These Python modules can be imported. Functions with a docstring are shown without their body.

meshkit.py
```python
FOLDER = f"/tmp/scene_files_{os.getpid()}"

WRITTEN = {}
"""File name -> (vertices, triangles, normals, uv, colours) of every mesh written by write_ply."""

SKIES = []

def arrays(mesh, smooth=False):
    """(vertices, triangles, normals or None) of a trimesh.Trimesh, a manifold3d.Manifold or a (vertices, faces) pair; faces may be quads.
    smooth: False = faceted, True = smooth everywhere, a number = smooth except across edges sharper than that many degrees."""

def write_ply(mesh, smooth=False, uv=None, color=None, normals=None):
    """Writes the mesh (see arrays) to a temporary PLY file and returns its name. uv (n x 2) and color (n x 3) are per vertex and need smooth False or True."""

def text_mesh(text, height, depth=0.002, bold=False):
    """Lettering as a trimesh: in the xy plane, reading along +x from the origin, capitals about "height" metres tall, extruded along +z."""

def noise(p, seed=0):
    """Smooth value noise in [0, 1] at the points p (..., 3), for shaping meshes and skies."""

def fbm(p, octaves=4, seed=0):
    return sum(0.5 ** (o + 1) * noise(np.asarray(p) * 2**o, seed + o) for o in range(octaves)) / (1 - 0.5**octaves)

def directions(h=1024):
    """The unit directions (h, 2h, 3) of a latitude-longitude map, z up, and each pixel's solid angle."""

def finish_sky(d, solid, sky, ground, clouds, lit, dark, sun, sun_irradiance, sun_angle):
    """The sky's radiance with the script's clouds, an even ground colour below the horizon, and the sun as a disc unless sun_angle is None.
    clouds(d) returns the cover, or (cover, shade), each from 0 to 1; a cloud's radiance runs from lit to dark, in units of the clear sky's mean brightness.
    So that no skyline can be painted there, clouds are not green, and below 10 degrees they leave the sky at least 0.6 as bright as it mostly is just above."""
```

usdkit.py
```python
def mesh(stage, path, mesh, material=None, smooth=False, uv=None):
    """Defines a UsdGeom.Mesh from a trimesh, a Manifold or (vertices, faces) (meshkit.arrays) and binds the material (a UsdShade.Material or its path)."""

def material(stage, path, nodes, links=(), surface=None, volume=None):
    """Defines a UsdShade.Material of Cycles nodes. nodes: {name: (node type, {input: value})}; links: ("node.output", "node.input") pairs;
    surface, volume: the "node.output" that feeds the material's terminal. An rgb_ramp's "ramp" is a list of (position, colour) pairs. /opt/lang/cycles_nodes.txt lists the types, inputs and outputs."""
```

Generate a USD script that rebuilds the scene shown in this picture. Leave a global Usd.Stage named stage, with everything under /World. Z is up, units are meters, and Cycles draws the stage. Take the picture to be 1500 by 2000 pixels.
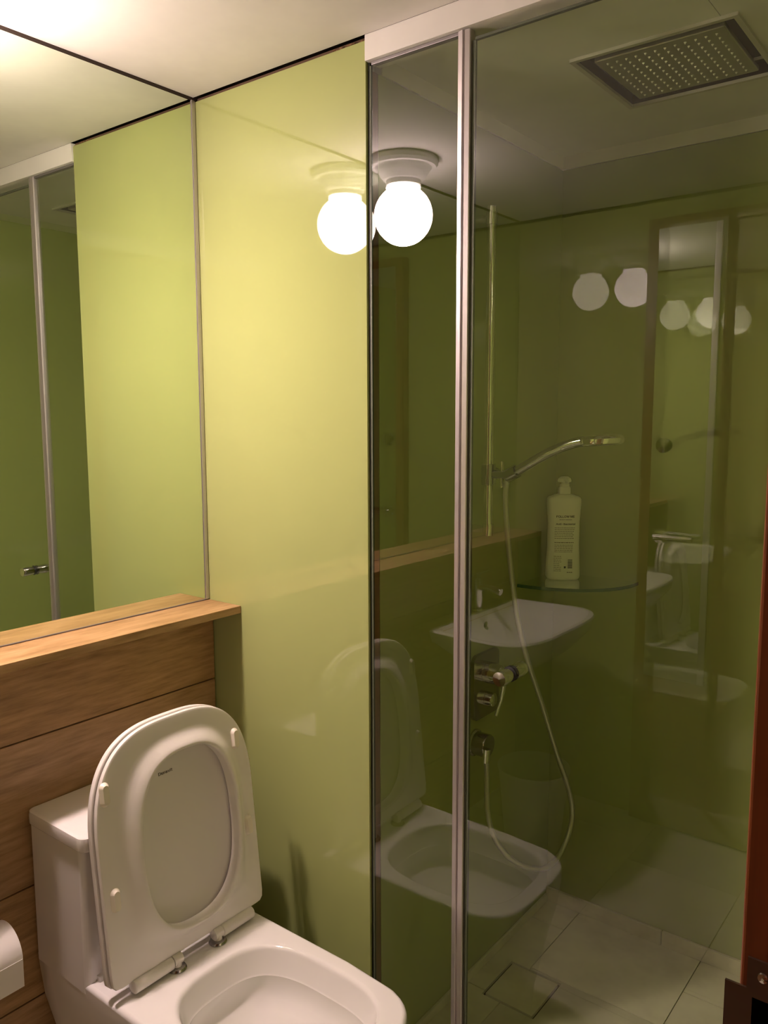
import math, numpy as np, trimesh, usdkit, meshkit
import manifold3d as m3
import shapely.geometry as sg
from shapely import affinity
from pxr import Usd, UsdGeom, Gf, Sdf

stage = Usd.Stage.CreateInMemory()
UsdGeom.SetStageUpAxis(stage, UsdGeom.Tokens.z)
UsdGeom.SetStageMetersPerUnit(stage, 1.0)
UsdGeom.Xform.Define(stage, '/World')

# ------------------------------------------------------------------ camera, exposure
F_PX, YAW, PITCH, ROLL = 1593.4, 0.66177, 0.12067, -0.00282
CAM = np.array([1.55, 0.0, 1.471])
EXPOSURE = 0.2
LAMP = 42.0                       # radiance of the opal globe
LAMP_DOWN, LAMP_UP = 38.0, .80      # its underside and its neck, relative to that
LAMP_COLOR = (1.0, 0.74, 0.70)
_f = np.array([-math.sin(YAW) * math.cos(PITCH), math.cos(YAW) * math.cos(PITCH), -math.sin(PITCH)])
_r = np.array([math.cos(YAW), math.sin(YAW), 0.0]); _u = np.cross(_r, _f)
_r2 = math.cos(ROLL) * _r + math.sin(ROLL) * _u; _u2 = -math.sin(ROLL) * _r + math.cos(ROLL) * _u
cam = UsdGeom.Camera.Define(stage, '/World/camera')
M = Gf.Matrix4d(*_r2, 0, *_u2, 0, *(-_f), 0, *CAM, 1)
cam.AddTransformOp().Set(M)
cam.CreateHorizontalApertureAttr(36.0); cam.CreateVerticalApertureAttr(48.0)
cam.CreateFocalLengthAttr(36.0 * F_PX / 1500.0)
cam.CreateClippingRangeAttr(Gf.Vec2f(0.01, 50))
cam.CreateExposureAttr(EXPOSURE)

# room planes (metres): x = 0 mirror wall, y grows towards the shower
G = 1.2927        # plane of the green panel and of the shower glass
B = 2.139         # rear wall of the shower
XS = 0.508        # left wall of the shower
RW = -0.24        # wall behind the basin
XR = 1.405        # wall with the doorway
CZ = 2.186        # ceiling
SZ = 2.163        # ceiling in the shower

# ------------------------------------------------------------------ helpers
used = {}
def path(parent, name):
    base = parent + '/' + name
    k = used.get(base, 0); used[base] = k + 1
    return base if k == 0 else f'{base}_{k:03d}'
def props(prim, label=None, cat=None, group=None, kind=None):
    for k, v in (('label', label), ('category', cat), ('group', group), ('kind', kind)):
        if v: prim.SetCustomDataByKey(k, v)
def thing(name, label, cat=None, group=None, kind=None, loc=(0, 0, 0)):
    p = path('/World', name)
    x = UsdGeom.Xform.Define(stage, p)
    x.AddTranslateOp().Set(Gf.Vec3d(*map(float, loc)))
    props(x.GetPrim(), label, cat, group, kind)
    ORIGIN[p] = np.array(loc, float)
    return p
ORIGIN = {}
def cat_(*ms):
    return trimesh.util.concatenate([as_tm(m) for m in ms])
def as_tm(m):
    if isinstance(m, trimesh.Trimesh): return m
    if hasattr(m, 'to_mesh'):
        q = m.to_mesh(); return trimesh.Trimesh(q.vert_properties[:, :3], q.tri_verts, process=False)
    v, f, _ = meshkit.arrays(m); return trimesh.Trimesh(v, f, process=False)
def put(parent, name, mesh, mat, smooth=35, label=None, kind=None):
    """mesh in WORLD coordinates; stored relative to the base of its thing"""
    mesh = as_tm(mesh).copy()
    root = '/'.join(parent.split('/')[:3])
    mesh.apply_translation(-ORIGIN.get(root, np.zeros(3)))
    p = path(parent, name)
    usdkit.mesh(stage, p, mesh, MAT[mat], smooth=smooth)
    props(stage.GetPrimAtPath(p), label=label, kind=kind)
    return p
def single(name, mesh, mat, label, cat=None, kind=None, smooth=35, group=None):
    p = path('/World', name)
    usdkit.mesh(stage, p, as_tm(mesh), MAT[mat], smooth=smooth)
    props(stage.GetPrimAtPath(p), label, cat, group, kind)
    return p
def box(x0, x1, y0, y1, z0, z1):
    b = trimesh.creation.box((x1 - x0, y1 - y0, z1 - z0)); b.apply_translation(((x0 + x1) / 2, (y0 + y1) / 2, (z0 + z1) / 2)); return b
def rbox(x0, x1, y0, y1, z0, z1, r=0.004, n=1):
    s = trimesh.creation.icosphere(n, radius=r).vertices
    pts = [s + np.array((x, y, z)) for x in (x0 + r, x1 - r) for y in (y0 + r, y1 - r) for z in (z0 + r, z1 - r)]
    return trimesh.convex.convex_hull(np.vstack(pts))
def hull(*pts): return trimesh.convex.convex_hull(np.vstack(pts))
def cyl(a, b, r, n=32, r2=None):
    a, b = np.array(a, float), np.array(b, float); d = b - a; L = np.linalg.norm(d); d /= L
    return lathe_axis([(0, 0), (r, 0), ((r2 or r), L), (0, L)], a, d, n)
def lathe_axis(profile, origin, axis, n=48, caps=(True, True)):
    """profile of (radius, distance along axis)"""
    axis = np.array(axis, float); axis /= np.linalg.norm(axis)
    e1 = np.cross(axis, (0, 0, 1.0) if abs(axis[2]) < .9 else (1.0, 0, 0)); e1 /= np.linalg.norm(e1); e2 = np.cross(axis, e1)
    t = np.linspace(0, 2 * np.pi, n, endpoint=False)
    ring = np.outer(np.cos(t), e1) + np.outer(np.sin(t), e2)
    rings = [np.array(origin) + axis * z + max(r, 1e-5) * ring for r, z in profile]
    return loft(rings, caps=caps)
def loft(rings, caps=(True, True)):
    n = len(rings[0]); V = np.vstack(rings); Fc = []
    for k in range(len(rings) - 1):
        a = k * n; b = a + n; i = np.arange(n); j = (i + 1) % n
        Fc.append(np.stack([a + i, a + j, b + j], 1)); Fc.append(np.stack([a + i, b + j, b + i], 1))
    extra = []
    for end, k in ((0, 0), (1, len(rings) - 1)):
        if caps[end]:
            c = len(V) + len(extra); extra.append(rings[k].mean(0)); i = np.arange(n); j = (i + 1) % n
            o = k * n
            Fc.append(np.stack([np.full(n, c), o + j, o + i], 1) if end == 0 else np.stack([np.full(n, c), o + i, o + j], 1))
    if extra: V = np.vstack([V, extra])
    m = trimesh.Trimesh(V, np.vstack(Fc), process=False)
    if caps == (True, True): m.fix_normals()
    elif caps == (False, False) and m.volume < 0: m.invert()          # a closed ring
    return m
def tube(pts, r, n=16, smooth=0):
    pts = np.array(pts, float)
    if smooth:
        from scipy.interpolate import CubicSpline
        s = np.r_[0, np.cumsum(np.linalg.norm(np.diff(pts, axis=0), axis=1))]
        pts = CubicSpline(s, pts)(np.linspace(0, s[-1], smooth))
    r = np.broadcast_to(r, len(pts))
    T = np.gradient(pts, axis=0); T /= np.linalg.norm(T, axis=1, keepdims=True)
    e = np.cross(T[0], (0.31, 0.2, 0.93)); e /= np.linalg.norm(e)
    t = np.linspace(0, 2 * np.pi, n, endpoint=False); rings = []
    for p, d, rr in zip(pts, T, r):
        e = e - d * (e @ d); e /= np.linalg.norm(e); f = np.cross(d, e)
        rings.append(p + rr * (np.outer(np.cos(t), e) + np.outer(np.sin(t), f)))
    return loft(rings)
def ext(poly, z0, z1):
    m = trimesh.creation.extrude_polygon(poly, z1 - z0, engine='earcut'); m.apply_translation((0, 0, z0)); return m
def rrect(x0, x1, y0, y1, r, q=12):
    return sg.box(x0 + r, y0 + r, x1 - r, y1 - r).buffer(r, quad_segs=q)
def rays(poly, c, n=128):
    """n points of a star-shaped outline seen from c"""
    t = np.linspace(0, 2 * np.pi, n, endpoint=False); out = []
    ex = poly.exterior
    for a in t:
        h = ex.intersection(sg.LineString([c, (c[0] + 5 * math.cos(a), c[1] + 5 * math.sin(a))]))
        p = h if h.geom_type == 'Point' else list(h.geoms)[-1]
        out.append((p.x, p.y) if p.geom_type == 'Point' else p.coords[0])
    return np.array(out)
def at(ring2, z): return np.c_[ring2, np.full(len(ring2), z)]
def frame(mesh, o, ex, ey, ez):
    """local axes -> world"""
    m = as_tm(mesh).copy(); A = np.eye(4); A[:3, 0], A[:3, 1], A[:3, 2], A[:3, 3] = ex, ey, ez, o; m.apply_transform(A); 
    return m

# ------------------------------------------------------------------ materials
MAT = {}
def mat(name, nodes, links, surface): MAT[name] = usdkit.material(stage, '/World/Looks/' + name, nodes, links, surface)
def plain(name, color, rough=0.5, metal=0.0, **kw):
    mat(name, {'p': ('principled_bsdf', dict(base_color=color, roughness=rough, metallic=metal, **kw))}, [], 'p.BSDF')
def speckled(name, a, b, scale, rough, bump=0.0, stretch=(1, 1, 1), lo=.35, hi=.65, detail=4.0, mid=None, **kw):
    ramp = [(lo, a), (hi, b)] if mid is None else [(lo, a), ((lo + hi) / 2, mid), (hi, b)]
    n = {'g': ('geometry', {}), 'm': ('mapping', {'scale': stretch}), 'n': ('noise_texture', {'scale': scale, 'detail': detail, 'roughness': .6}),
         'r': ('rgb_ramp', {'ramp': ramp}), 'p': ('principled_bsdf', dict(roughness=rough, **kw))}
    l = [('g.position', 'm.vector'), ('m.vector', 'n.vector'), ('n.fac', 'r.fac'), ('r.color', 'p.base_color')]
    if bump:
        n['b'] = ('bump', {'strength': bump, 'distance': .002}); l += [('n.fac', 'b.height'), ('b.normal', 'p.normal')]
    mat(name, n, l, 'p.BSDF')
speckled('white_paint', (.78, .765, .74), (.82, .805, .78), 9, .75, .03)
speckled('shower_paint', (.74, .73, .69), (.80, .79, .75), 5, .7, .03)
plain('green_glass', (.37, .415, .155), .02, specular_ior_level=.8)
plain('dark_gap', (.035, .022, .014), .9)
plain('joint_brown', (.12, .07, .04), .9)
speckled('gap_putty', (.10, .05, .02), (.30, .17, .08), 220, .9)
mat('mirror', {'g': ('glossy_bsdf', {'color': (.80, .87, .74), 'roughness': 0.0})}, [], 'g.BSDF')
WOOD = dict(stretch=(30, 5.0, 44))
speckled('wood_tile', (.27, .155, .058), (.50, .315, .16), 1.6, .42, .10, lo=.3, hi=.7, detail=8.0, mid=(.40, .245, .108), **WOOD)
speckled('wood_tile_deep', (.26, .145, .052), (.50, .305, .135), 1.7, .45, .12, lo=.3, hi=.7, detail=8.0, mid=(.39, .23, .092), **WOOD)
speckled('floor_tile', (.56, .52, .42), (.78, .74, .62), 5.5, .35, .05, lo=.3, hi=.72, detail=9.0, mid=(.70, .66, .54))
speckled('floor_tile_dark', (.46, .44, .34), (.66, .63, .52), 6.5, .35, .05, lo=.3, hi=.72, detail=9.0)
plain('grout', (.42, .38, .29), .9)
plain('ceramic', (.86, .84, .81), .08, coat_weight=.5, coat_roughness=.02)
plain('seat_plastic', (.83, .80, .75), .22)
plain('bumper_plastic', (.84, .79, .66), .3)
plain('chrome', (.80, .79, .77), .06, 1.0)
plain('dark_chrome', (.42, .41, .40), .12, 1.0)
plain('aluminium', (.60, .56, .575), .42, .85)
plain('lilac_aluminium', (.27, .25, .26), .5, .6)
plain('hose_metal', (.62, .62, .55), .3, .8)
plain('rubber', (.015, .015, .015), .5)
plain('lamp_base', (.82, .82, .80), .35)
plain('ink', (.03, .035, .03), .6)
plain('pale_ink', (.30, .30, .22), .6)
plain('logo_ink', (.10, .08, .06), .5)
plain('bottle_plastic', (.88, .87, .74), .35)
plain('soap_plastic', (.75, .76, .70), .3)
plain('bin_plastic', (.62, .64, .55), .45)
plain('paper', (.86, .83, .79), .95)
plain('nozzle_rubber', (.80, .80, .74), .5)
plain('rain_cavity', (.05, .042, .035), .6)
plain('brushed_plate', (.42, .41, .32), .35, .6)
plain('rim_metal', (.62, .60, .54), .4, .3)
speckled('mahogany', (.19, .042, .011), (.27, .07, .02), 2.2, .38, .05, stretch=(30, 30, 2), lo=.3, hi=.7, detail=7.0, coat_weight=.15)
speckled('door_wood', (.13, .055, .018), (.22, .10, .035), 2.0, .35, .05, stretch=(30, 30, 2), lo=.3, hi=.7, detail=7.0)
plain('bronze', (.17, .115, .085), .38, .85)
plain('black_hole', (.002, .002, .002), 1.0, specular_ior_level=0.0)
plain('hall_paint', (.76, .72, .66), .85)
# the bulb in the opal globe points down: the globe's underside glows more than its neck
mat('opal_lamp', {'g': ('geometry', {}), 's': ('separate_xyz', {}), 'm': ('map_range', {'from_min': 0.0, 'from_max': -1.0, 'to_min': 0.0, 'to_max': 1.0, 'clamp': True}),
                  'w': ('math', {'math_type': 'power', 'value2': 12.0}), 'k': ('math', {'math_type': 'multiply_add', 'value2': LAMP * (LAMP_DOWN - LAMP_UP), 'value3': LAMP * LAMP_UP}), 'e': ('emission', {'color': LAMP_COLOR})},
    [('g.normal', 's.vector'), ('s.z', 'm.value'), ('m.result', 'w.value1'), ('w.value', 'k.value1'), ('k.value', 'e.strength')], 'e.emission')
def pane_glass(name, tint, ior=1.5):
    # tint of ONE face; the reflection of both faces is given by the face that light enters
    mat(name, {'geo': ('geometry', {}), 'fr': ('fresnel', {'IOR': ior}), 'inv': ('math', {'math_type': 'subtract', 'value1': 1.0}),
               'm': ('math', {'math_type': 'multiply'}), 'k': ('math', {'math_type': 'multiply', 'value2': 2.15, 'use_clamp': True}),
               't': ('transparent_bsdf', {'color': tint}), 'g': ('glossy_bsdf', {'color': (1, 1, 1), 'roughness': 0.0}), 'x': ('mix_closure', {})},
        [('geo.backfacing', 'inv.value2'), ('fr.fac', 'm.value1'), ('inv.value', 'm.value2'), ('m.value', 'k.value1'),
         ('k.value', 'x.fac'), ('t.BSDF', 'x.closure1'), ('g.BSDF', 'x.closure2')], 'x.closure')
pane_glass('shower_glass', (.955, .992, .915))
pane_glass('shelf_glass', (.80, .90, .78))
plain('glass_edge', (.03, .10, .05), .15)
plain('edge_seal', (.022, .026, .012), .5)
plain('pale_seal', (.10, .115, .075), .6)

# ------------------------------------------------------------------ setting
w = thing('wall_left', 'left wall behind the mirror, faced below the ledge with wood-look planks', kind='structure')
put(w, 'backing', box(-.12, 0.0, RW - .1, G + .05, -.02, CZ + .1), 'grout', smooth=False)
zs = [0.0, .268, .513, .822, 1.0]
for i in range(4):
    put(w, 'plank', rbox(0.0, .019, RW, G - .009, zs[i] + .0013, zs[i + 1] - .0013, .0012, 0), 'wood_tile_deep' if i % 2 else 'wood_tile', smooth=False)

w = thing('wall_front', 'front wall beside the shower, faced with one pale green glass panel', kind='structure')
put(w, 'backing', box(-.1, XS - .022, G + .0125, B + .05, -.02, CZ), 'grout', smooth=False)
put(w, 'glass_panel', rbox(.003, XS - .0015, G - .0065, G + .001, .0, CZ - .0075, .001, 0), 'green_glass', smooth=False)
# worn joint above the panel: a dark slot with crumbled putty towards its end
put(w, 'joint_filler', box(.0, XS - .001, G + .0011, G + .012, CZ - .0115, CZ + .001), 'joint_brown', smooth=False)
rng = np.random.default_rng(5); bits = []
for k in range(26):
    x = XS - .005 - rng.uniform(0, .085); s = rng.uniform(.0012, .0034)
    b = trimesh.creation.icosphere(1, radius=s); b.apply_scale((rng.uniform(1, 2.2), 1, rng.uniform(.5, 1.1)))
    b.apply_translation((x, G - .003, CZ - .0078 + s * .3 + .003 * (rng.random() if XS - x > .02 else 0))); bits.append(b)
put(w, 'putty_crumbs', cat_(*bits), 'gap_putty', kind='stuff')
put(w, 'end_strip', box(XS - .022, XS - .0005, G + .0072, G + .03, 0, 2.128), 'door_wood', smooth=False)

w = thing('wall_shower_left', 'left wall of the shower carrying the rail and mixer, dark green glass', kind='structure')
put(w, 'glass_panel', rbox(XS - .02, XS, G + .031, B + .02, .0, 2.128, .001, 0), 'green_glass', smooth=False)
w = thing('wall_shower_rear', 'rear wall of the shower behind the corner shelf, glossy green glass', kind='structure')
put(w, 'glass_panel', rbox(XS - .02, XR + .02, B, B + .02, .0, 2.128, .001, 0), 'green_glass', smooth=False)
w = thing('wall_rear', 'wall behind the basin seen only in reflections, green glass', kind='structure')
put(w, 'glass_panel', rbox(.003, XR, RW - .02, RW, .0, CZ - .012, .001, 0), 'green_glass', smooth=False)
put(w, 'joint_filler', box(0, XR, RW - .02, RW - .004, CZ - .013, CZ), 'dark_gap', smooth=False)

w = thing('wall_right', 'wall with the doorway, right of the room and the shower', kind='structure')
put(w, 'glass_panel', box(XR, XR + .12, .705, B + .02, 0, CZ), 'green_glass', smooth=False)
put(w, 'lintel', box(XR, XR + .12, RW - .1, .705, 2.13, CZ), 'white_paint', smooth=False)
put(w, 'pier', box(XR, XR + .12, RW - .1, RW - .001, 0, 2.13), 'white_paint', smooth=False)

# ceiling: the room's slab, and the shower's slab with the hole of the rain shower and a fine seam
w = thing('ceiling', 'off-white painted ceiling over the toilet and, lower, over the shower', kind='structure')
put(w, 'room_slab', box(.004, XR + .12, RW - .1, G - .012, CZ, CZ + .05), 'white_paint', smooth=False)
put(w, 'joint_slab', box(-.12, XR + .12, RW - .1, G + .2, CZ + .012, CZ + .055), 'dark_gap', smooth=False)
hole = sg.box(.797, 1.579, 1.103, 1.886)
poly = sg.box(XS + .0005, G + .0355, XR + .12, B + .02).difference(hole).difference(sg.box(1.0785, G + .05, 1.0800, 1.5791))
poly = poly if poly.geom_type == 'Polygon' else max(poly.geoms, key=lambda g: g.area)
put(w, 'shower_slab', ext(poly, SZ, SZ + .03), 'shower_paint', smooth=False)

# cornice strip round the shower between wall and ceiling, header over the glass
t = thing('trim_1', 'plain white strip between shower walls and shower ceiling', kind='structure')
put(t, 'strip', rbox(XS - .018, XS + .002, G + .04, B + .01, 2.129, SZ + .002, .001, 0), 'shower_paint', smooth=False)
put(t, 'strip', rbox(XS + .002, XR, B - .002, B + .018, 2.129, SZ + .002, .001, 0), 'shower_paint', smooth=False)
single('trim_2', rbox(XS - .0005, XR, G - .0115, G + .035, 2.139, CZ + .0005, .0015, 0), 'white_paint', 'white header beam above the shower glass', kind='structure', smooth=False)

# floors
DR = (.568, .707, 1.668, 1.818)       # the drain's tile insert
w = thing('floor', 'stone-look tiled floor of bathroom and shower with thin joints', kind='structure')
put(w, 'screed', cat_(box(-.1, DR[0] - .0046, RW - .1, B + .05, -.06, -.003), box(DR[1] + .0046, XR + .1, RW - .1, B + .05, -.06, -.003), box(DR[0] - .0046, DR[1] + .0046, RW - .1, DR[2] - .0046, -.06, -.003), box(DR[0] - .0046, DR[1] + .0046, DR[3] + .0046, B + .05, -.06, -.003)), 'grout', smooth=False)
drain_hole = sg.box(DR[0] - .0035, DR[2] - .0035, DR[1] + .0035, DR[3] + .0035)
k = 0
for c, (xa, xb) in enumerate(((-.08, .267), (.267, .6175), (.6175, .968), (.968, 1.318), (1.318, 1.52))):
    off = (1.83, 2.0)[c % 2] if c != 3 else 1.985
    off = {0: 1.83, 1: 2.03, 2: 1.83, 3: 1.985, 4: 1.83}[c]
    y = off - 7 * .35
    ys = [RW - .1] + [v for v in np.arange(off - 7 * .35, B + .04, .35) if v > RW - .05 and v < B + .03] + [B + .045]
    for ya, yb in zip(ys[:-1], ys[1:]):
        if yb - ya < .01: continue
        g = sg.box(xa + .0012, ya + .0012, xb - .0012, yb - .0012).difference(drain_hole)
        for gg in getattr(g, 'geoms', [g]):
            put(w, 'tile', ext(gg, -.008, 0.0), 'floor_tile_dark' if (k * 7 + c * 3) % 5 == 0 else 'floor_tile', smooth=False)
        k += 1
t = thing('baseboard_shower', 'low tiled skirting at the foot of the shower walls', kind='structure')
put(t, 'skirting_tile', rbox(XS, XS + .008, G + .04, B - .009, 0, .024, .002, 0), 'floor_tile', smooth=False)
for a, b in ((XS + .001, .86), (.862, 1.21), (1.212, XR)):
    put(t, 'skirting_tile', rbox(a, b, B - .009, B, 0, .043, .002, 0), 'floor_tile', smooth=False)

# doorway: jambs, strike plate, hall beyond
t = thing('trim_3', 'dark mahogany door frame at the right edge of the view', kind='structure')
put(t, 'jamb', cat_(rbox(XR, XR + .022, .640, .700, 0, 2.13, .003, 1), rbox(XR + .024, XR + .125, .632, .700, 0, 2.13, .002, 0)), 'mahogany', smooth=False)
put(t, 'jamb', rbox(XR - .004, XR + .125, RW + .001, RW + .04, 0, 2.13, .003, 1), 'mahogany', smooth=False)
put(t, 'head', rbox(XR - .004, XR + .125, RW + .041, .631, 2.09, 2.13, .003, 1), 'mahogany', smooth=False)
sp = ext(sg.Polygon([(1.411, 1.050), (1.47, 1.050), (1.47, .85), (1.411, .85), (1.411, .88), (1.395, .88), (1.395, 1.024), (1.411, 1.024)]).difference(sg.box(1.4155, .90, 1.44, 1.018)), 0, .002)
sp = frame(sp, (0, .640, 0), (1, 0, 0), (0, 0, 1), (0, -1, 0))
q = put(t, 'strike_plate', sp, 'bronze', smooth=False, label='bronze strike plate with projecting lip and black latch hole')
put(q, 'latch_hole', box(1.4155, 1.44, .6385, .6399, .90, 1.018), 'black_hole', smooth=False)
put(q, 'screw', lathe_axis([(0, 0), (.0042, 0), (.0036, .0014), (.0012, .0018), (0, .0008)], (1.4225, .638, 1.037), (0, -1, 0), 20), 'chrome')
w = thing('wall_hall', 'dim hall outside the doorway behind the camera', kind='structure')
put(w, 'hall_wall', box(2.5, 2.6, -1.2, 1.8, 0, 2.4), 'hall_paint', smooth=False)
put(w, 'hall_side', box(XR + .126, 3.0, 1.7, 1.8, 0, 2.4), 'hall_paint', smooth=False)
put(w, 'hall_side', box(XR + .126, 3.0, -1.2, -1.1, 0, 2.4), 'hall_paint', smooth=False)
put(w, 'hall_ceiling', box(XR + .126, 3.0, -1.2, 1.8, 2.4, 2.45), 'hall_paint', smooth=False)
put(w, 'hall_floor', box(XR + .126, 3.0, -1.2, 1.8, -.05, 0), 'door_wood', smooth=False)
put(w, 'hall_face', cat_(box(XR + .121, XR + .126, .70, 1.7, 0, 2.4), box(XR + .121, XR + .126, -1.1, RW - .002, 0, 2.4), box(XR + .121, XR + .126, RW, .70, 2.13, 2.4)), 'hall_paint', smooth=False)

# open door leaf folded back along the rear wall (seen in reflections)
t = thing('door_1', 'open brown door leaf with a mirror strip, folded back before the rear wall', kind='structure')
put(t, 'leaf', rbox(.515, XR - .012, RW + .012, RW + .050, .008, 2.11, .002, 0), 'door_wood', smooth=False)
put(t, 'mirror_strip', box(.553, .736, RW + .0502, RW + .0532, .55, 2.075), 'mirror', smooth=False)
put(t, 'trim_bar', rbox(.737, .760, RW + .0502, RW + .060, .55, 2.075, .003, 1), 'aluminium')
lv = cat_(lathe_axis([(0, 0), (.026, 0), (.026, .006), (.011, .008), (.010, .045), (0, .045)], (.595, RW + .053, 1.05), (0, 1, 0), 28), cyl((.585, RW + .098, 1.05), (.715, RW + .098, 1.05), .0095, 20))
put(t, 'lever_handle', lv, 'chrome')
put(t, 'lock_rosette', lathe_axis([(0, 0), (.026, 0), (.026, .008), (.012, .012), (0, .012)], (.595, RW + .053, 1.36), (0, 1, 0), 28), 'chrome')

# ------------------------------------------------------------------ ceiling lamp (only its reflections are in the picture)
LX, LY, LZ, LR = .108, .640, 2.032, .084
t = thing('ceiling_lamp', 'white ceiling lamp with opal globe, mirrored in the green panel and shower glass', 'ceiling lamp', loc=(LX, LY, CZ))
put(t, 'mounting_plate', lathe_axis([(0, 0), (.098, 0), (.099, .016), (.093, .023), (.082, .024), (.078, .028), (.060, .054), (.057, .058), (.050, .060), (.050, .072), (0, .072)], (LX, LY, CZ), (0, 0, -1), 64), 'lamp_base')
gl = [(.0, .0)]
for a in np.linspace(math.asin(.047 / LR), math.pi, 30): gl.append((LR * math.sin(a), -LR * math.cos(a)))
prof = [(.0, CZ - .0725 - LZ), (.046, CZ - .0725 - LZ), (.050, CZ - .078 - LZ)] + [(r, -z) for r, z in gl[1:]]
put(t, 'globe', lathe_axis(prof, (LX, LY, LZ), (0, 0, 1), 64), 'opal_lamp', smooth=True)

# ------------------------------------------------------------------ wall mirror and ledge
t = thing('wall_mirror', 'tall frameless wall mirror above the wood-look ledge', 'mirror', loc=(0, .5, 1.02))
put(t, 'mirror_glass', box(.0005, .004, RW + .002, G - .0195, 1.0215, CZ - .008), 'mirror', smooth=False)
put(t, 'corner_trim', cat_(rbox(.0005, .0065, G - .019, G - .013, 1.0205, CZ - .006, .001, 0), rbox(.0005, .0052, G - .0128, G - .0073, 1.0205, CZ - .006, .001, 0)), 'aluminium', smooth=False, label='thin silver corner trim')
put(t, 'bottom_trim', rbox(.0005, .0062, RW + .002, G - .0195, 1.0190, 1.0215, .0008, 0), 'lilac_aluminium', smooth=False)
put(t, 'top_gap', box(.0, .0035, RW, G, CZ - .008, CZ + .004), 'dark_gap', smooth=False)
single('stone_ledge', rbox(.0005, .118, RW + .001, G - .0072, 1.0005, 1.0185, .0012, 0), 'wood_tile', 'wood-look tiled ledge running along the wall below the mirror', 'ledge', smooth=False)

# ------------------------------------------------------------------ shower screen: fixed pane, post; and the glass door
t = thing('shower_screen', 'narrow fixed shower glass pane with silver post, right of the green panel', 'shower screen', loc=(.62, G, 0))
put(t, 'glass_pane', box(XS + .0035, .716, G, G + .008, .004, 2.132), 'shower_glass', smooth=False)
put(t, 'edge_seal', box(XS + .0003, XS + .0034, G - .0006, G + .0086, .004, 2.1385), 'edge_seal', smooth=False)
put(t, 'edge_seal', box(XS + .0038, XS + .0072, G - .0008, G - .0001, .004, 2.132), 'pale_seal', smooth=False)
put(t, 'top_channel', rbox(XS + .008, .716, G - .002, G + .010, 2.1325, 2.1388, .001, 0), 'lilac_aluminium', smooth=False)
pr = sg.Polygon([(.7155, -.003), (.7165, -.006), (.7262, -.0082), (.7272, -.0075), (.7275, -.0045), (.7300, -.0045), (.7304, -.0062), (.7395, -.0050), (.7405, -.003), (.7405, .011), (.7155, .011)])
post = ext(affinity.translate(pr, 0, G), .0, 2.137)
put(t, 'post', post, 'aluminium', smooth=False)
t = thing('shower_door', 'large glass shower door with round chrome knob, right of the silver post', 'shower door', loc=(1.0, G, 0))
put(t, 'glass_pane', box(.748, 1.372, G, G + .008, .012, 2.118), 'shower_glass', smooth=False)
put(t, 'edge_seal', box(.742, .748, G + .001, G + .007, .012, 2.118), 'pale_seal', smooth=False)
put(t, 'edge_seal', box(.748, 1.372, G + .0005, G + .0075, 2.118, 2.1225), 'pale_seal', smooth=False)
kn = (.836, 0, .992)
q = put(t, 'knob', cat_(lathe_axis([(0, 0), (.0115, 0), (.0125, .004), (.0125, .006), (.0135, .012), (.0148, .030), (.0132, .0375), (0, .038)], (kn[0], G - .0015, kn[2]), (0, -1, 0), 32),
                        lathe_axis([(0, 0), (.0115, 0), (.0125, .004), (.0125, .006), (.0135, .012), (.0148, .030), (.0132, .0375), (0, .038)], (kn[0], G + .0095, kn[2]), (0, 1, 0), 32)), 'chrome')
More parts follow.
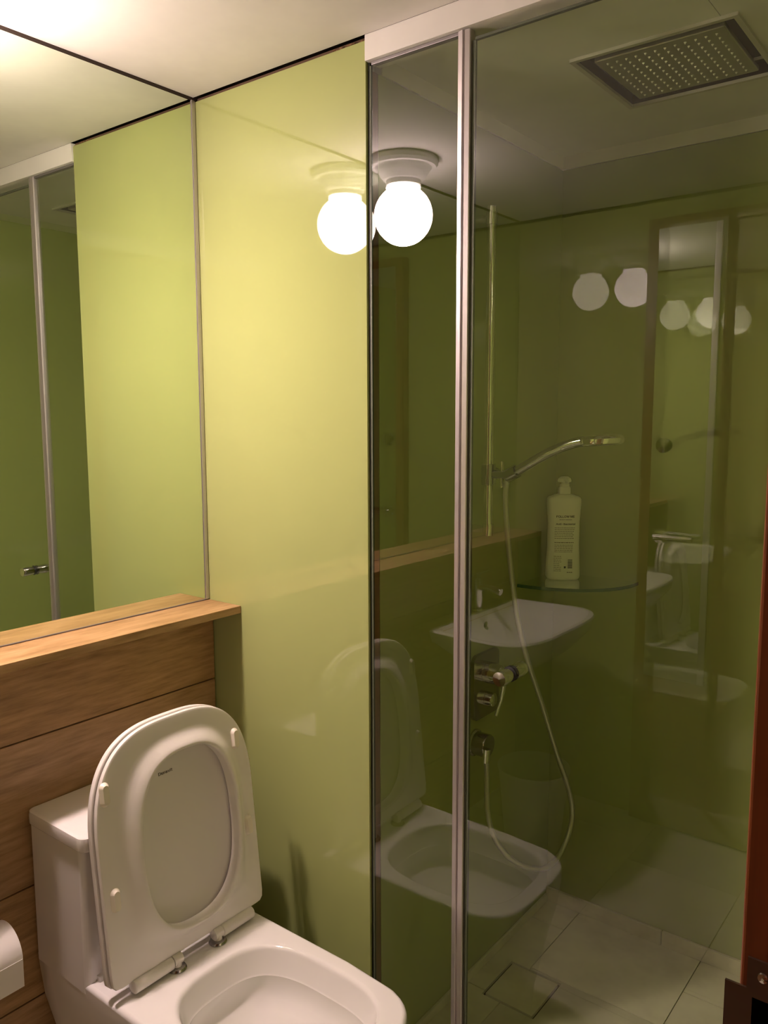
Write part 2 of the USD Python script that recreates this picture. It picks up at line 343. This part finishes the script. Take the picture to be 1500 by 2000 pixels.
put(q, 'washer', cat_(lathe_axis([(0, 0), (.0145, 0), (.0145, .0015), (0, .0015)], (kn[0], G, kn[2]), (0, -1, 0), 32), lathe_axis([(0, 0), (.0145, 0), (.0145, .0015), (0, .0015)], (kn[0], G + .008, kn[2]), (0, 1, 0), 32)), 'rubber')
put(t, 'hinge', cat_(*[rbox(1.30, 1.404, G - .012, G + .020, z - .045, z + .045, .003, 1) for z in (.3, 1.85)]), 'chrome')

# ------------------------------------------------------------------ rain shower in the shower ceiling
t = thing('rain_shower', 'square recessed rain shower head in the shower ceiling', 'rain shower', loc=(.95, 1.73, SZ))
hx0, hx1, hy0, hy1 = .797, 1.103, 1.579, 1.886
outer = rrect(hx0 - .006, hx1 + .006, hy0 - .006, hy1 + .006, .002, 2); inner = sg.box(hx0 + .004, hy0 + .004, hx1 - .004, hy1 - .004)
put(t, 'rim', ext(outer.difference(inner), SZ - .006, SZ + .0005), 'rim_metal', smooth=False)
put(t, 'housing', cat_(box(hx0 + .001, hx1 - .001, hy0 + .001, hy1 - .001, SZ + .022, SZ + .028), box(hx0 + .0005, hx0 + .003, hy0 + .001, hy1 - .001, SZ, SZ + .022), box(hx1 - .003, hx1 - .0005, hy0 + .001, hy1 - .001, SZ, SZ + .022),
    box(hx0 + .003, hx1 - .003, hy0 + .0005, hy0 + .003, SZ, SZ + .022), box(hx0 + .003, hx1 - .003, hy1 - .003, hy1 - .0005, SZ, SZ + .022)), 'rain_cavity', smooth=False)
pl = rbox(.826, 1.075, 1.613, 1.858, SZ - .002, SZ + .008, .0025, 1)
plate = put(t, 'spray_plate', cat_(pl, box(.90, 1.0, 1.69, 1.78, SZ + .008, SZ + .0225)), 'brushed_plate')
nz = []
for i in range(12):
    for j in range(11):
        c = trimesh.creation.cone(.0035, .0058, sections=10); c.apply_scale(.74); c.apply_transform(trimesh.transformations.rotation_matrix(math.pi, (1, 0, 0)))
        c.apply_translation((.846 + i * (.209 / 11), 1.634 + j * (.203 / 10), SZ - .0018)); nz.append(c)
put(plate, 'nozzles', cat_(*nz), 'nozzle_rubber', kind='stuff')
put(t, 'clip', box(1.078, 1.099, 1.80, 1.806, SZ, SZ + .004), 'aluminium', smooth=False)

# ------------------------------------------------------------------ shower fittings on the left shower wall
RX, RY = .552, 1.688
t = thing('shower_rail', 'tall chrome shower rail with sliding bracket on the shower wall', 'shower rail', loc=(XS, RY, 1.18))
put(t, 'tube', lathe_axis([(0, 0), (.0105, 0), (.0110, .002), (.0110, .758), (.0105, .760), (0, .760)], (RX, RY, 1.182), (0, 0, 1), 32), 'chrome')
for z in (1.192, 1.915):
    put(t, 'wall_mount', cat_(lathe_axis([(0, 0), (.0135, .0), (.0135, .028), (0, .028)], (RX, RY, z - .014), (0, 0, 1), 28), cyl((XS, RY, z), (RX, RY, z), .0095, 24)), 'chrome')
sl = cat_(lathe_axis([(0, 0), (.016, 0), (.017, .003), (.017, .047), (.016, .050), (0, .050)], (RX, RY, 1.300), (0, 0, 1), 32), cyl((RX, RY, 1.326), (.600, RY, 1.326), .010, 24),
          lathe_axis([(0, 0), (.015, 0), (.015, .02), (0, .02)], (RX, RY + .012, 1.325), (0, 1, 0), 24))
hd = np.array((math.cos(math.radians(28)), 0, math.sin(math.radians(28))))
hp0 = np.array((.612, RY, 1.328))
sl = cat_(sl, lathe_axis([(.0122, -.012), (.0155, -.012), (.0165, .018), (.0122, .018), (.0122, -.012)], hp0, hd, 28, (False, False)))
put(t, 'slider', sl, 'dark_chrome')
put(t, 'slider_lever', rbox(.586, .592, RY - .006, RY + .004, 1.295, 1.358, .002, 1), 'chrome')

t = thing('hand_shower', 'chrome hand shower with flat head and hose, held on the rail', 'hand shower', loc=(.6, RY, 1.32))
hpts = [hp0 - hd * .008, (.66, RY, 1.3545), (.705, RY, 1.379), (.748, RY, 1.397), (.775, RY, 1.405), (.80, RY, 1.4085)]
put(t, 'handle', tube(hpts, .0115, 20, 40), 'dark_chrome')
put(t, 'handle_stripe', tube([(.622, RY - .0105, 1.329), (.66, RY - .0112, 1.350), (.705, RY - .0112, 1.374), (.742, RY - .0112, 1.390)], .0022, 8, 20), 'hose_metal')
hc = np.array((.834, RY, 1.4115)); ax = np.array((-.07, 0, 1.0)); ax /= np.linalg.norm(ax)
q = put(t, 'head', lathe_axis([(0, -.0105), (.040, -.0105), (.0455, -.008), (.047, -.003), (.047, .003), (.043, .008), (.030, .0125), (0, .014)], hc, ax, 48), 'chrome')
put(q, 'spray_face', lathe_axis([(0, -.0115), (.038, -.0115), (.039, -.0106), (0, -.0106)], hc, ax, 40), 'dark_chrome')
hose = [(0.555, 1.687, 0.618), (0.56, 1.685, 0.554), (0.575, 1.667, 0.485), (0.6, 1.707, 0.375), (0.63, 1.803, 0.298), (0.64, 1.917, 0.272), (0.645, 2.003, 0.355), (0.64, 1.986, 0.449), (0.635, 1.928, 0.556), (0.625, 1.852, 0.718), (0.61, 1.763, 0.912), (0.6, 1.724, 1.072), (0.595, 1.698, 1.237), (0.5975, 1.692, 1.295), (.606, RY, 1.3235)]
put(t, 'hose', tube(hose, .0068, 12, 140), 'hose_metal', smooth=True)

t = thing('shower_mixer', 'chrome shower mixer with rounded plate and lever on the shower wall', 'shower mixer', loc=(XS, 1.75, .78))
pp = rrect(1.688, 1.812, .700, .868, .018, 8)
pm = ext(pp, 0, .010); pm = frame(pm, (XS, 0, 0), (0, 1, 0), (0, 0, 1), (1, 0, 0))
put(t, 'plate', pm, 'dark_chrome', smooth=30)
put(t, 'body', lathe_axis([(0, 0), (.027, 0), (.0275, .004), (.0265, .026), (.024, .030), (.024, .043), (.021, .047), (0, .0485)], (XS + .010, 1.752, .815), (1, 0, 0), 40), 'chrome')
put(t, 'lever', tube([(XS + .048, 1.752, .812), (XS + .064, 1.742, .792), (XS + .068, 1.722, .760), (XS + .066, 1.700, .727)], [.010, .007, .005, .0042], 14), 'chrome')
put(t, 'diverter_knob', lathe_axis([(0, 0), (.018, 0), (.0185, .003), (.017, .020), (.013, .023), (0, .0235)], (XS + .010, 1.752, .745), (1, 0, 0), 36), 'chrome')

t = thing('wall_outlet', 'round chrome hose outlet on the shower wall below the mixer', 'wall outlet', loc=(XS, 1.70, .64))
oc = (XS, 1.706, .641)
put(t, 'rosette', lathe_axis([(0, 0), (.033, 0), (.034, .002), (.034, .006), (.031, .008), (.0295, .009), (.0295, .040), (.028, .044), (0, .0445)], oc, (1, 0, 0), 44), 'dark_chrome')
put(t, 'elbow', cyl((.555, 1.690, .640), (.555, 1.687, .606), .0105, 20, .0085), 'chrome')

# ------------------------------------------------------------------ corner shelf and pump bottle
t = thing('corner_shelf', 'quarter-round glass shelf in the shower corner', 'shelf', loc=(XS, B, 1.005))
a = np.linspace(0, math.pi / 2, 33)
qp = [(XS + .0005, B - .0005)] + [(XS + .0005 + .249 * math.cos(v) ** .9, B - .0005 - .219 * math.sin(v) ** .9) for v in a]
put(t, 'glass_plate', ext(sg.Polygon(qp), 1.0055, 1.0135), 'shelf_glass', smooth=25)
edge = [(x, y) for x, y in qp[1:]]
ein = sg.Polygon(qp).buffer(.0003); rim = sg.LineString(edge).buffer(.0007, cap_style=2)
put(t, 'front_edge', ext(rim if rim.geom_type == 'Polygon' else max(rim.geoms, key=lambda g: g.area), 1.0052, 1.0138), 'glass_edge', smooth=25)

BO = np.array((.5725, 2.059, 1.0140)); ex = np.array((.80, .60, 0)); ez = np.array((0, 0, 1.0)); fy = np.array((-.60, .80, 0))   # local x right, y into the wall
t = thing('shampoo_bottle', 'large cream pump bottle with printed back label on the corner shelf', 'bottle', loc=BO)
zk = [0, .004, .012, .05, .10, .15, .19, .212, .222, .228, .231]
ak = [.0405, .0445, .0462, .0448, .0425, .0425, .0448, .0462, .0458, .0425, .034]
bk = [.022, .026, .028, .0275, .0265, .026, .0265, .0265, .0255, .023, .019]
from scipy.interpolate import PchipInterpolator
Aw, Bw = PchipInterpolator(zk, ak), PchipInterpolator(zk, bk)
NN = 3.2
th = np.linspace(0, 2 * np.pi, 72, endpoint=False); cs, sn = np.cos(th), np.sin(th)
def se(a_, b_, n_): return np.c_[a_ * np.sign(cs) * np.abs(cs) ** (2 / n_), b_ * np.sign(sn) * np.abs(sn) ** (2 / n_)]
rings = []
for z in np.r_[0, .002, .004, .008, .012, np.linspace(.02, .21, 24), .216, .222, .226, .229, .231]:
    rings.append(at(se(float(Aw(z)), float(Bw(z)), NN), z))
rings += [at(se(.026, .018, 2.4), .2345), at(se(.0175, .0165, 2.0), .2365)]
put(t, 'body', frame(loft(rings), BO, ex, fy, ez), 'bottle_plastic', smooth=50)
cap = put(t, 'pump', frame(cat_(lathe_axis([(0, .236), (.0165, .236), (.0172, .238), (.0168, .252), (.0150, .256), (.0132, .2565), (.0132, .264), (0, .264)], (0, 0, 0), (0, 0, 1), 40),
    lathe_axis([(0, .262), (.0095, .262), (.0095, .268), (.018, .269), (.0188, .272), (.0165, .279), (.010, .2835), (0, .2845)], (0, 0, 0), (0, 0, 1), 40),
    tube([(0, 0, .275), (0, -.018, .276), (0, -.034, .273), (0, -.037, .268)], .0052, 12)), BO, ex, fy, ez), 'bottle_plastic')
def on_bottle(m, proud=.0004):
    """bend flat lettering (x right, y up, thin z) round the bottle's front"""
    m = as_tm(m).copy(); v = m.vertices.copy()
    A_, B_ = Aw(v[:, 1]), Bw(v[:, 1])
    d = B_ * np.maximum(1 - np.abs(v[:, 0] / A_) ** NN, 0.0) ** (1 / NN)
    m.vertices = np.c_[v[:, 0], -(d + v[:, 2] + proud - .0004), v[:, 1]]
    return frame(m, BO, ex, fy, ez)
def line(text, h, x, z, bold=False, width=None):
    tm = meshkit.text_mesh(text, h, .0006, bold=bold)
    if width: tm.apply_scale((width / (tm.bounds[1][0] - tm.bounds[0][0]), 1, 1))
    tm.apply_translation((x - tm.bounds[0][0], z, 0)); return tm
put(t, 'lettering', on_bottle(cat_(line('FOLLOW ME', .0058, -.0245, .1735, True, .049), line('BODY WASH', .0026, -.016, .1665, False, .033), line('Anti-Bacterial', .0046, -.0255, .1535, True, .053))), 'ink', smooth=False, label='dark printed lettering on the bottle')
fine = []
rng = np.random.default_rng(11)
def words(x0, x1, z, h):
    x = x0; out = []
    while x < x1 - .003:
        wd = min(rng.uniform(.003, .008), x1 - x); out.append(box(x, x + wd, z, z + h, 0, .0006)); x += wd + .0013
    return out
for z in np.arange(.1445, .112, -.0048): fine += words(-.0285, .027 - .006 * rng.random(), z, .0015)
for z in (.1035,): fine += words(-.0285, .027, z, .0026)
for z in np.arange(.097, .076, -.0046): fine += words(-.0285, .021, z, .0015)
for z in np.arange(.066, .024, -.0050): fine += words(-.030, -.006 - .005 * rng.random(), z, .0015)
fine += words(.006, .021, .0215, .0024)
put(t, 'fine_print', on_bottle(cat_(*fine)), 'pale_ink', smooth=False)
bars = []; zz = .0335
while zz < .0585:
    h = rng.choice([.0008, .0014, .0022]); bars.append(box(.0085, .0205, zz, zz + h, 0, .0006)); zz += h + rng.choice([.0007, .0012])
put(t, 'barcode', on_bottle(cat_(*bars, box(-.002, .0028, .034, .0395, 0, .0006))), 'ink', smooth=False)

# ------------------------------------------------------------------ floor drain
t = thing('floor_drain', 'square tile-insert floor drain with a dark slot in the shower floor', 'drain', loc=(.637, 1.743, 0))
fr = sg.box(DR[0] - .0045, DR[2] - .0045, DR[1] + .0045, DR[3] + .0045)
put(t, 'channel', ext(fr, -.0180, -.0090), 'black_hole', smooth=False)
put(t, 'tile_insert', rbox(DR[0] + .0035, DR[1] - .0035, DR[2] + .0035, DR[3] - .0035, -.0090, .0004, .001, 0), 'floor_tile', smooth=False)

# ------------------------------------------------------------------ toilet
YC = .973
t = thing('toilet', 'white one-piece toilet with seat and lid raised, below the ledge', 'toilet', loc=(.38, YC, 0))
RIM = .378
HW = .183
c0 = (.53, YC)
def outline(x0, x1, hw, rf, bow=.012):
    p = rrect(x0, x1, YC - hw, YC + hw, .012, 6).union(sg.box(x0 + .02, YC - hw, x1 - .2, YC + hw))
    s = np.linspace(-1, 1, 41)
    sup = [(x1 - .20 + .20 * max(1 - abs(v) ** 4.2, 0) ** (1 / 3.2), YC + hw * v) for v in s]
    q = sg.Polygon([(x0, YC - hw), *[(x, y) for x, y in sup], (x0, YC + hw)])
    return q.buffer(-.010).buffer(.010, quad_segs=8)
N = 200
out = outline(.021, .757, HW, .1)
inn = sg.Polygon([(.358 + .178 * (1 + math.copysign(abs(math.cos(v)) ** (2 / (3.4 if math.cos(v) > 0 else 2.7)), math.cos(v))), YC + .143 * math.copysign(abs(math.sin(v)) ** (2 / 3.0), math.sin(v))) for v in np.linspace(0, 2 * np.pi, 120, endpoint=False)])
def ringp(poly, z): return at(rays(poly, c0, N), z)
def shrink(poly, fx, fy, dx=0.0): return affinity.translate(affinity.scale(poly, fx, fy, origin=(c0[0], c0[1])), dx, 0)
rings = [ringp(shrink(out, .86, .80, -.03), 0.0), ringp(shrink(out, .87, .82, -.028), .06), ringp(shrink(out, .92, .90, -.016), .18), ringp(shrink(out, .975, .97, -.004), .28), ringp(shrink(out, .995, .993), .34)]
for k in range(5):
    a_ = k / 4 * math.pi / 2; rings.append(ringp(out.buffer(-.010 * (1 - math.cos(a_))), RIM - .010 + .010 * math.sin(a_)))
rings.append(ringp(inn.buffer(.016), RIM))
for k in range(5):
    a_ = k / 4 * math.pi / 2; rings.append(ringp(inn.buffer(.010 * (1 - math.sin(a_))), RIM - .010 * (1 - math.cos(a_))))
rings += [ringp(inn.buffer(-.005), RIM - .030), ringp(inn.buffer(-.010), RIM - .052), ringp(inn.buffer(-.0125), RIM - .0555), ringp(inn.buffer(-.0122), RIM - .058), ringp(inn.buffer(-.0115), RIM - .064), ringp(inn.buffer(-.0110), RIM - .082), ringp(inn.buffer(-.017), RIM - .102)]
for f, d in ((.82, .116), (.77, .126), (.69, .136), (.60, .146), (.50, .168), (.40, .195), (.28, .215), (.12, .224)):
    rings.append(ringp(affinity.scale(inn, f, f * .95, origin=(.542, YC)), RIM - d))
bowl = loft(rings)
body = put(t, 'bowl', bowl, 'ceramic', smooth=40)
wr = rays(affinity.scale(inn, .395, .37, origin=(.56, YC)), (.56, YC), 64)
put(t, 'water', loft([at(wr, RIM - .1945), at(wr, RIM - .193)]), 'shelf_glass', smooth=20)
# tank: rounded block that runs into the bowl, and its lid
tk = hull(*[np.c_[np.array(rrect(.021, .209, YC - .1832, YC + .1832, .012, 6).exterior.coords), np.full(len(rrect(.021, .209, YC - .1832, YC + .1832, .012, 6).exterior.coords), z)] for z in (RIM - .02, .652)])
sk = tube([(.207, YC - .162, RIM + .0), (.207, YC + .162, RIM + .0)], .012, 12)
put(t, 'tank', cat_(tk, sk), 'ceramic', smooth=40)
ld = []
for z, g in ((.6525, .0), (.656, .004), (.672, .004), (.679, .001), (.682, -.006)):
    ld.append(np.c_[np.array(rrect(.021, .222, YC - .1865, YC + .1865, .018, 8).buffer(g if g < 0 else g * .5).exterior.coords)[:-1], np.full(len(rrect(.021, .222, YC - .1865, YC + .1865, .018, 8).buffer(g if g < 0 else g * .5).exterior.coords) - 1, z)])
put(t, 'tank_lid', hull(*ld), 'ceramic', smooth=40)
put(t, 'flush_button', lathe_axis([(0, 0), (.024, 0), (.024, .004), (.021, .006), (0, .006)], (.115, YC, .681), (0, 0, 1), 32), 'chrome')

PHI = math.radians(6.0)
SO = np.array((.29, YC + .004, .398)); su = np.array((-math.sin(PHI), 0, math.cos(PHI))); sy = np.array((0, 1.0, 0)); sn_ = np.array((math.cos(PHI), 0, math.sin(PHI)))
def seatframe(m): return frame(m, SO, sy, su, sn_)            # local x = world y, local y = up the seat, local z = towards the room
SW = .190
def seat_outline(grow=0.0):
    pts = []
    for v in np.linspace(0, math.pi, 61):
        c, s = math.cos(v), math.sin(v)
        pts.append((SW * math.copysign(abs(c) ** (2 / 3.0), c), .275 + .203 * abs(s) ** (2 / 2.5)))
    pts += [(-SW, .27), (-SW * 1.0, .012), (-SW + .004, .006), (SW - .004, .006), (SW, .012), (SW, .27)]
    return sg.Polygon(pts).buffer(-.016).buffer(.016, quad_segs=8).buffer(grow)
sout = seat_outline()
sin_ = sg.Polygon([(.014 + .116 * math.copysign(abs(math.cos(v)) ** (2 / 2.6), math.cos(v)), .228 + (.178 if math.sin(v) > 0 else .174) * math.copysign(abs(math.sin(v)) ** (2 / 2.6), math.sin(v))) for v in np.linspace(0, 2 * np.pi, 140, endpoint=False)])
sc = (.005, .232)
def sr(poly, z): return at(rays(poly, sc, 180), z)
def blend(tt, z): return at(rays(sout, sc, 180) * (1 - tt) + rays(sin_, sc, 180) * tt, z)
TH = .012
rg = [sr(sout.buffer(-.003), 0), sr(sout, .003), sr(sout, TH - .0045), sr(sout.buffer(-.0013), TH - .0013), sr(sout.buffer(-.0045), TH)]
rg += [blend(.25, TH + .0001), blend(.46, TH + .0003), blend(.56, TH + .0012), blend(.65, TH + .0042), blend(.74, TH + .0086), blend(.82, TH + .0124), blend(.89, TH + .0148), blend(.94, TH + .0154), blend(.975, TH + .0142), blend(.993, TH + .0118), blend(1.0, TH + .0085), blend(1.0, .001), blend(.97, 0)]
ring = loft(rg + [rg[0]], caps=(False, False))
seat = put(t, 'seat', seatframe(ring), 'seat_plastic', smooth=40)
for yy, ss in ((-.167, .376), (.151, .381), (.173, .185), (-.167, .175)):
    cx_ = float(np.clip(yy, -.166, .166))
    cap_ = [at(np.array(sg.LineString([(cx_, ss - .0125), (cx_, ss + .0125)]).buffer(r_, quad_segs=10).exterior.coords), TH + z_) for r_, z_ in ((.0105, 0), (.0105, .0005), (.0075, .0014), (.0072, .006), (.0058, .0078))]
    put(seat, 'bumper', seatframe(hull(*cap_)), 'bumper_plastic', smooth=40)
lo = seat_outline(.0015)
rg = [sr(lo.buffer(-.010), -.0195), sr(lo.buffer(-.003), -.0185), sr(lo, -.0150), sr(lo, -.0065), sr(lo.buffer(-.0012), -.0052), sr(lo.buffer(-.004), -.0048)]
rg += [sr(sin_.buffer(.010), -.0048), sr(sin_.buffer(-.004), -.0075), sr(sin_.buffer(-.018), -.0115), sr(sin_.buffer(-.040), -.0130)]
lid = put(t, 'lid', seatframe(loft(rg)), 'seat_plastic', smooth=40)
lt = meshkit.text_mesh('Duravit', .0062, .0004); lt.apply_scale((.034 / (lt.bounds[1][0] - lt.bounds[0][0]), 1, 1)); lt.apply_translation((-.030 - lt.bounds[0][0], .3585, -.0124))
put(lid, 'maker_mark', seatframe(lt), 'logo_ink', smooth=False)
for ya, yb in ((YC - .148, YC - .052), (YC + .068, YC + .160)):
    inner_y = yb if ya < YC else ya
    hb = hull(*[np.array((.300, yv, RIM + .017)) + trimesh.creation.icosphere(2, radius=.0135).vertices * (1, .4, 1) for yv in (ya + .006, yb - .006)], *[np.array((.290, yv, RIM + .024)) + trimesh.creation.icosphere(1, radius=.008).vertices for yv in (ya + .012, yb - .012)])
    h_ = put(t, 'hinge_block', hb, 'seat_plastic', smooth=50)
    yi = inner_y + (.0 if ya < YC else -.0)
    sgn = 1 if ya < YC else -1
    q = put(t, 'hinge_post', cat_(cyl((.303, yi + sgn * .008, RIM + .003), (.303, yi + sgn * .008, RIM + .020), .0095, 24), cyl((.301, yi - sgn * .002, RIM + .019), (.301, yi + sgn * .018, RIM + .019), .0115, 24)), 'seat_plastic')
    put(t, 'hinge_cap', lathe_axis([(0, 0), (.0185, 0), (.0190, .002), (.0165, .0055), (.010, .007), (0, .0072)], (.303, yi + sgn * .008, RIM - .0002), (0, 0, 1), 36), 'dark_chrome')

# ------------------------------------------------------------------ paper roll on its holder
hx, hz = .098, .463
t = thing('paper_holder', 'chrome toilet paper holder on the wood-look wall', 'paper holder', loc=(.019, .70, hz))
put(t, 'rod', cat_(cyl((hx, .585, hz), (hx, .7065, hz), .006, 20), lathe_axis([(0, 0), (.010, 0), (.011, .002), (.009, .007), (0, .008)], (hx, .7065, hz), (0, 1, 0), 20)), 'chrome')
put(t, 'wall_arm', cat_(cyl((.019, .582, hz), (hx, .582, hz), .007, 20), lathe_axis([(0, 0), (.020, 0), (.020, .005), (0, .006)], (.019, .582, hz), (1, 0, 0), 28)), 'chrome')
t = thing('paper_roll', 'white toilet paper roll hanging at the left edge of the view', 'toilet paper', loc=(hx, .65, hz))
rr = lathe_axis([(.020, 0), (.0515, 0), (.0525, .001), (.0525, .099), (.0515, .100), (.020, .100), (.020, 0)], (hx, .598, hz), (0, 1, 0), 64, (False, False))
put(t, 'paper', rr, 'paper', smooth=40)
tl = loft([np.array([(hx + .0520, y, hz - .055), (hx + .0528, y, hz - .055), (hx + .0534, y, hz), (hx + .0526, y, hz)]) for y in (.599, .697)])
put(t, 'loose_sheet', tl, 'paper', smooth=False)

# ------------------------------------------------------------------ basin corner behind the camera's view: seen reflected in the shower glass
BZ = .785
t = thing('wash_basin', 'white wall-hung basin under the mirror ledge, mirrored in the shower glass', 'basin', loc=(.24, .215, BZ))
bo = rrect(.10, .462, -.085, .512, .05, 8)
bo = bo.intersection(sg.Polygon([(.10, -.09), (.462, -.09), (.462, .52), (.10, .52)]).buffer(0))
bo = sg.Polygon([(.10, -.07), *[(.30 + .162 * math.cos(v) ** .62 if math.cos(v) > 0 else .30, .215 + .297 * math.copysign(abs(math.sin(v)) ** .55, math.sin(v))) for v in np.linspace(-math.pi / 2, math.pi / 2, 41)], (.10, .50)]).buffer(-.012).buffer(.012, quad_segs=6)
bc = (.27, .215)
def br(poly, z, f=1.0): return at(rays(affinity.scale(poly, f, f, origin=bc), bc, 120), z)
bi = bo.buffer(-.018).buffer(-.02).buffer(.02)
rings = [br(bo, BZ - .15, .42), br(bo, BZ - .10, .72), br(bo, BZ - .04, .97), br(bo, BZ - .006), br(bo.buffer(-.004), BZ), br(bi, BZ), br(bi.buffer(-.006), BZ - .012), br(bi, BZ - .05, .82), br(bi, BZ - .09, .55), br(bi, BZ - .105, .25)]
put(t, 'bowl', loft(rings), 'ceramic', smooth=40)
put(t, 'bracket', rbox(.019, .125, -.06, .48, BZ - .075, BZ - .010, .004, 1), 'wood_tile_deep', smooth=False)
put(t, 'overflow', lathe_axis([(0, 0), (.011, 0), (.011, .002), (0, .002)], (.1435, .215, BZ - .035), (1, 0, -.2), 24), 'rubber')
put(t, 'waste_plug', lathe_axis([(0, 0), (.024, 0), (.022, .004), (0, .006)], (.262, .215, BZ - .103), (0, 0, 1), 28), 'chrome')
t = thing('basin_tap', 'chrome basin tap with flat lever beside the soap bottle', 'tap', loc=(.07, .15, BZ - .01))
put(t, 'body', cat_(lathe_axis([(0, 0), (.024, 0), (.024, .004), (.020, .008), (.019, .115), (.016, .12), (0, .12)], (.07, .15, BZ - .0099), (0, 0, 1), 32), tube([(.07, .15, BZ + .075), (.12, .15, BZ + .078), (.165, .15, BZ + .068)], .0125, 16)), 'chrome')
put(t, 'lever', tube([(.07, .15, BZ + .112), (.07, .15, BZ + .128), (.12, .15, BZ + .142)], [.012, .011, .006], 14), 'chrome')
t = thing('soap_dispenser', 'small pale pump soap bottle standing beside the basin tap', 'soap bottle', loc=(.07, .240, BZ - .01))
put(t, 'body', lathe_axis([(0, 0), (.024, 0), (.026, .003), (.026, .085), (.022, .098), (.010, .105), (.010, .112), (0, .112)], (.07, .240, BZ - .0099), (0, 0, 1), 32), 'soap_plastic')
put(t, 'pump', cat_(cyl((.07, .240, BZ + .10), (.07, .240, BZ + .135), .004, 14), tube([(.06, .240, BZ + .137), (.08, .240, BZ + .139), (.105, .240, BZ + .132)], .0055, 12)), 'chrome')

t = thing('waste_bin', 'small open waste bin on the floor below the basin, faint in the shower glass', 'bin', loc=(.36, .24, 0))
put(t, 'bucket', lathe_axis([(0, 0), (.086, 0), (.089, .004), (.116, .285), (.120, .290), (.120, .298), (.114, .298), (.112, .288), (.084, .010), (0, .008)], (.34, .22, .0005), (0, 0, 1), 48), 'bin_plastic', smooth=40)
